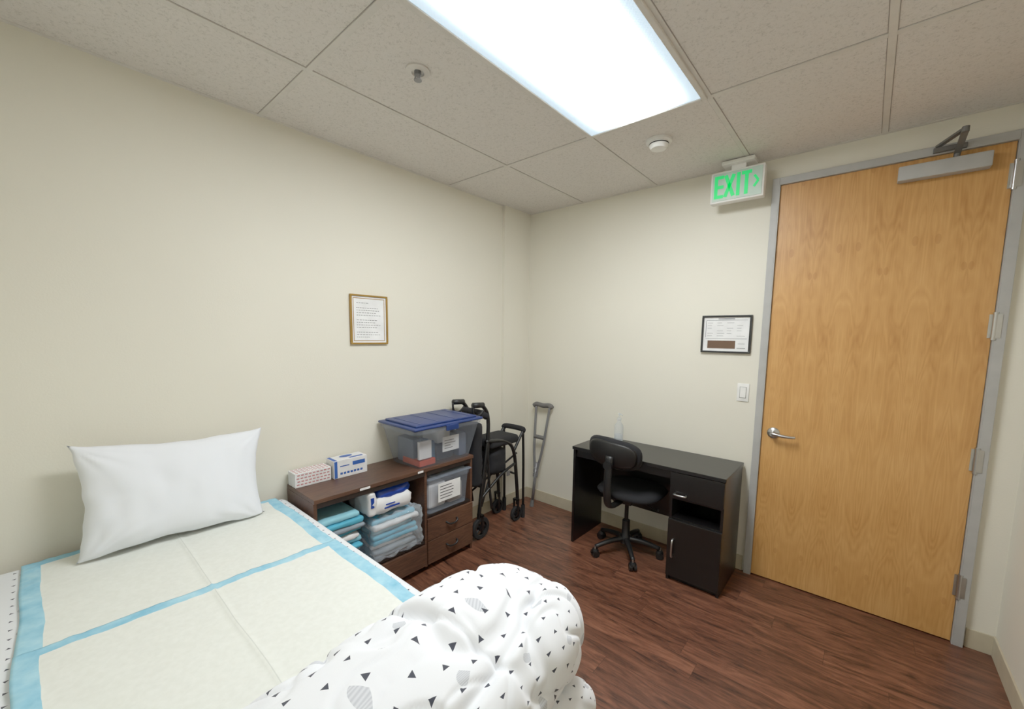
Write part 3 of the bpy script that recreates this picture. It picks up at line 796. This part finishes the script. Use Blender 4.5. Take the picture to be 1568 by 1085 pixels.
bm=lathe([(0,.07),(.038,.075),(.036,.13),(.028,.14),(.027,.24),(.022,.245),(.0,.245)],(cx,cy,0)); 
Ch.add('column_cover',bm,BLKP,'auto'); Ch.add('gas_lift',cyl((cx,cy,.24),(cx,cy,.40),.014),BLKM,'auto')
Ch.add('mechanism',box(cx-.07,cx+.07,cy-.09,cy+.09,.385,.425,.012),BLKP,'auto')
Ch.add('height_lever',tube([(cx+.05,cy,.405),(cx+.14,cy-.01,.40),(cx+.20,cy-.02,.388),(cx+.235,cy-.02,.385)],lambda t:.005+.004*(t>.8)),BLKP,True)
def cushion(hw,hd,th,dome,M,p=3.2):
    def mkf(side):
        def f(s,t):
            r=t; a=s*2*math.pi; c,sn=math.cos(a),math.sin(a)
            k=(abs(c)**p+abs(sn)**p)**(-1/p)
            X=hw*r*c*k;Y=hd*r*sn*k
            z=side*th*(1-r**6)**.5 + dome*(X*X/hw/hw+ (Y*Y/hd/hd)*.3)
            return M@Vector((X,Y,z))
        return f
    b=grid(mkf(1),48,14); b=grid(mkf(-1),48,14,bm=b); bmesh.ops.remove_doubles(b,verts=b.verts,dist=.0002); return b
Ch.add('seat_cushion',cushion(.225,.21,.034,.008,Matrix.Translation((cx+.02,cy+.035,.458))),BLKF,True)
Mb=Matrix.Translation((cx-.02,cy-.225,.765))@Matrix.Rotation(math.radians(4),4,'Y')@Matrix.Rotation(math.radians(8),4,'X')@Matrix.Rotation(math.radians(90),4,'X')
Ch.add('backrest_cushion',cushion(.195,.105,.028,-.045,Mb,3.0),BLKF,True)
Mb2=Matrix.Translation((cx-.02,cy-.252,.765))@Matrix.Rotation(math.radians(4),4,'Y')@Matrix.Rotation(math.radians(8),4,'X')@Matrix.Rotation(math.radians(90),4,'X')
Ch.add('backrest_shell',cushion(.175,.088,.010,-.04,Mb2,3.0),BLKP,True)
bm=tube([(cx-.015,cy-.05,.40),(cx-.015,cy-.20,.405),(cx-.015,cy-.265,.45),(cx-.015,cy-.275,.60),(cx-.015,cy-.262,.76)],.016)
for v in bm.verts: v.co.x=(v.co.x-cx+.015)*1.7+cx-.015
Ch.add('back_support_bar',bm,BLKP,True)
Ch.add('back_knob',cyl((cx-.015,cy-.29,.70),(cx-.015,cy-.265,.70),.03),BLKP,'auto')

# ------------------------------------------------------------------ world, camera
w=bpy.data.worlds.new('World'); scene.world=w; w.use_nodes=True
w.node_tree.nodes['Background'].inputs[0].default_value=(.9,.95,1,1); w.node_tree.nodes['Background'].inputs[1].default_value=.02
yaw,pitch,roll=-0.702,-0.106,0.015
fwd=Vector((math.sin(yaw)*math.cos(pitch),math.cos(yaw)*math.cos(pitch),math.sin(pitch)))
rt=Vector((math.cos(yaw),-math.sin(yaw),0)); up=rt.cross(fwd)
r=math.cos(roll)*rt+math.sin(roll)*up; u=-math.sin(roll)*rt+math.cos(roll)*up
M=Matrix((( r.x,u.x,-fwd.x,2.417),(r.y,u.y,-fwd.y,-2.940),(r.z,u.z,-fwd.z,1.532),(0,0,0,1)))
cd=bpy.data.cameras.new('camera'); cd.sensor_width=36; cd.lens=625.479/1568*36
cd.shift_x=-12.615/1568; cd.shift_y=37.896/1568; cd.clip_start=.02
co=bpy.data.objects.new('camera',cd); co.matrix_world=M; COL.objects.link(co); scene.camera=co
scene.view_settings.view_transform='Standard'; scene.view_settings.look='None'; scene.view_settings.exposure=0; scene.view_settings.gamma=1.25
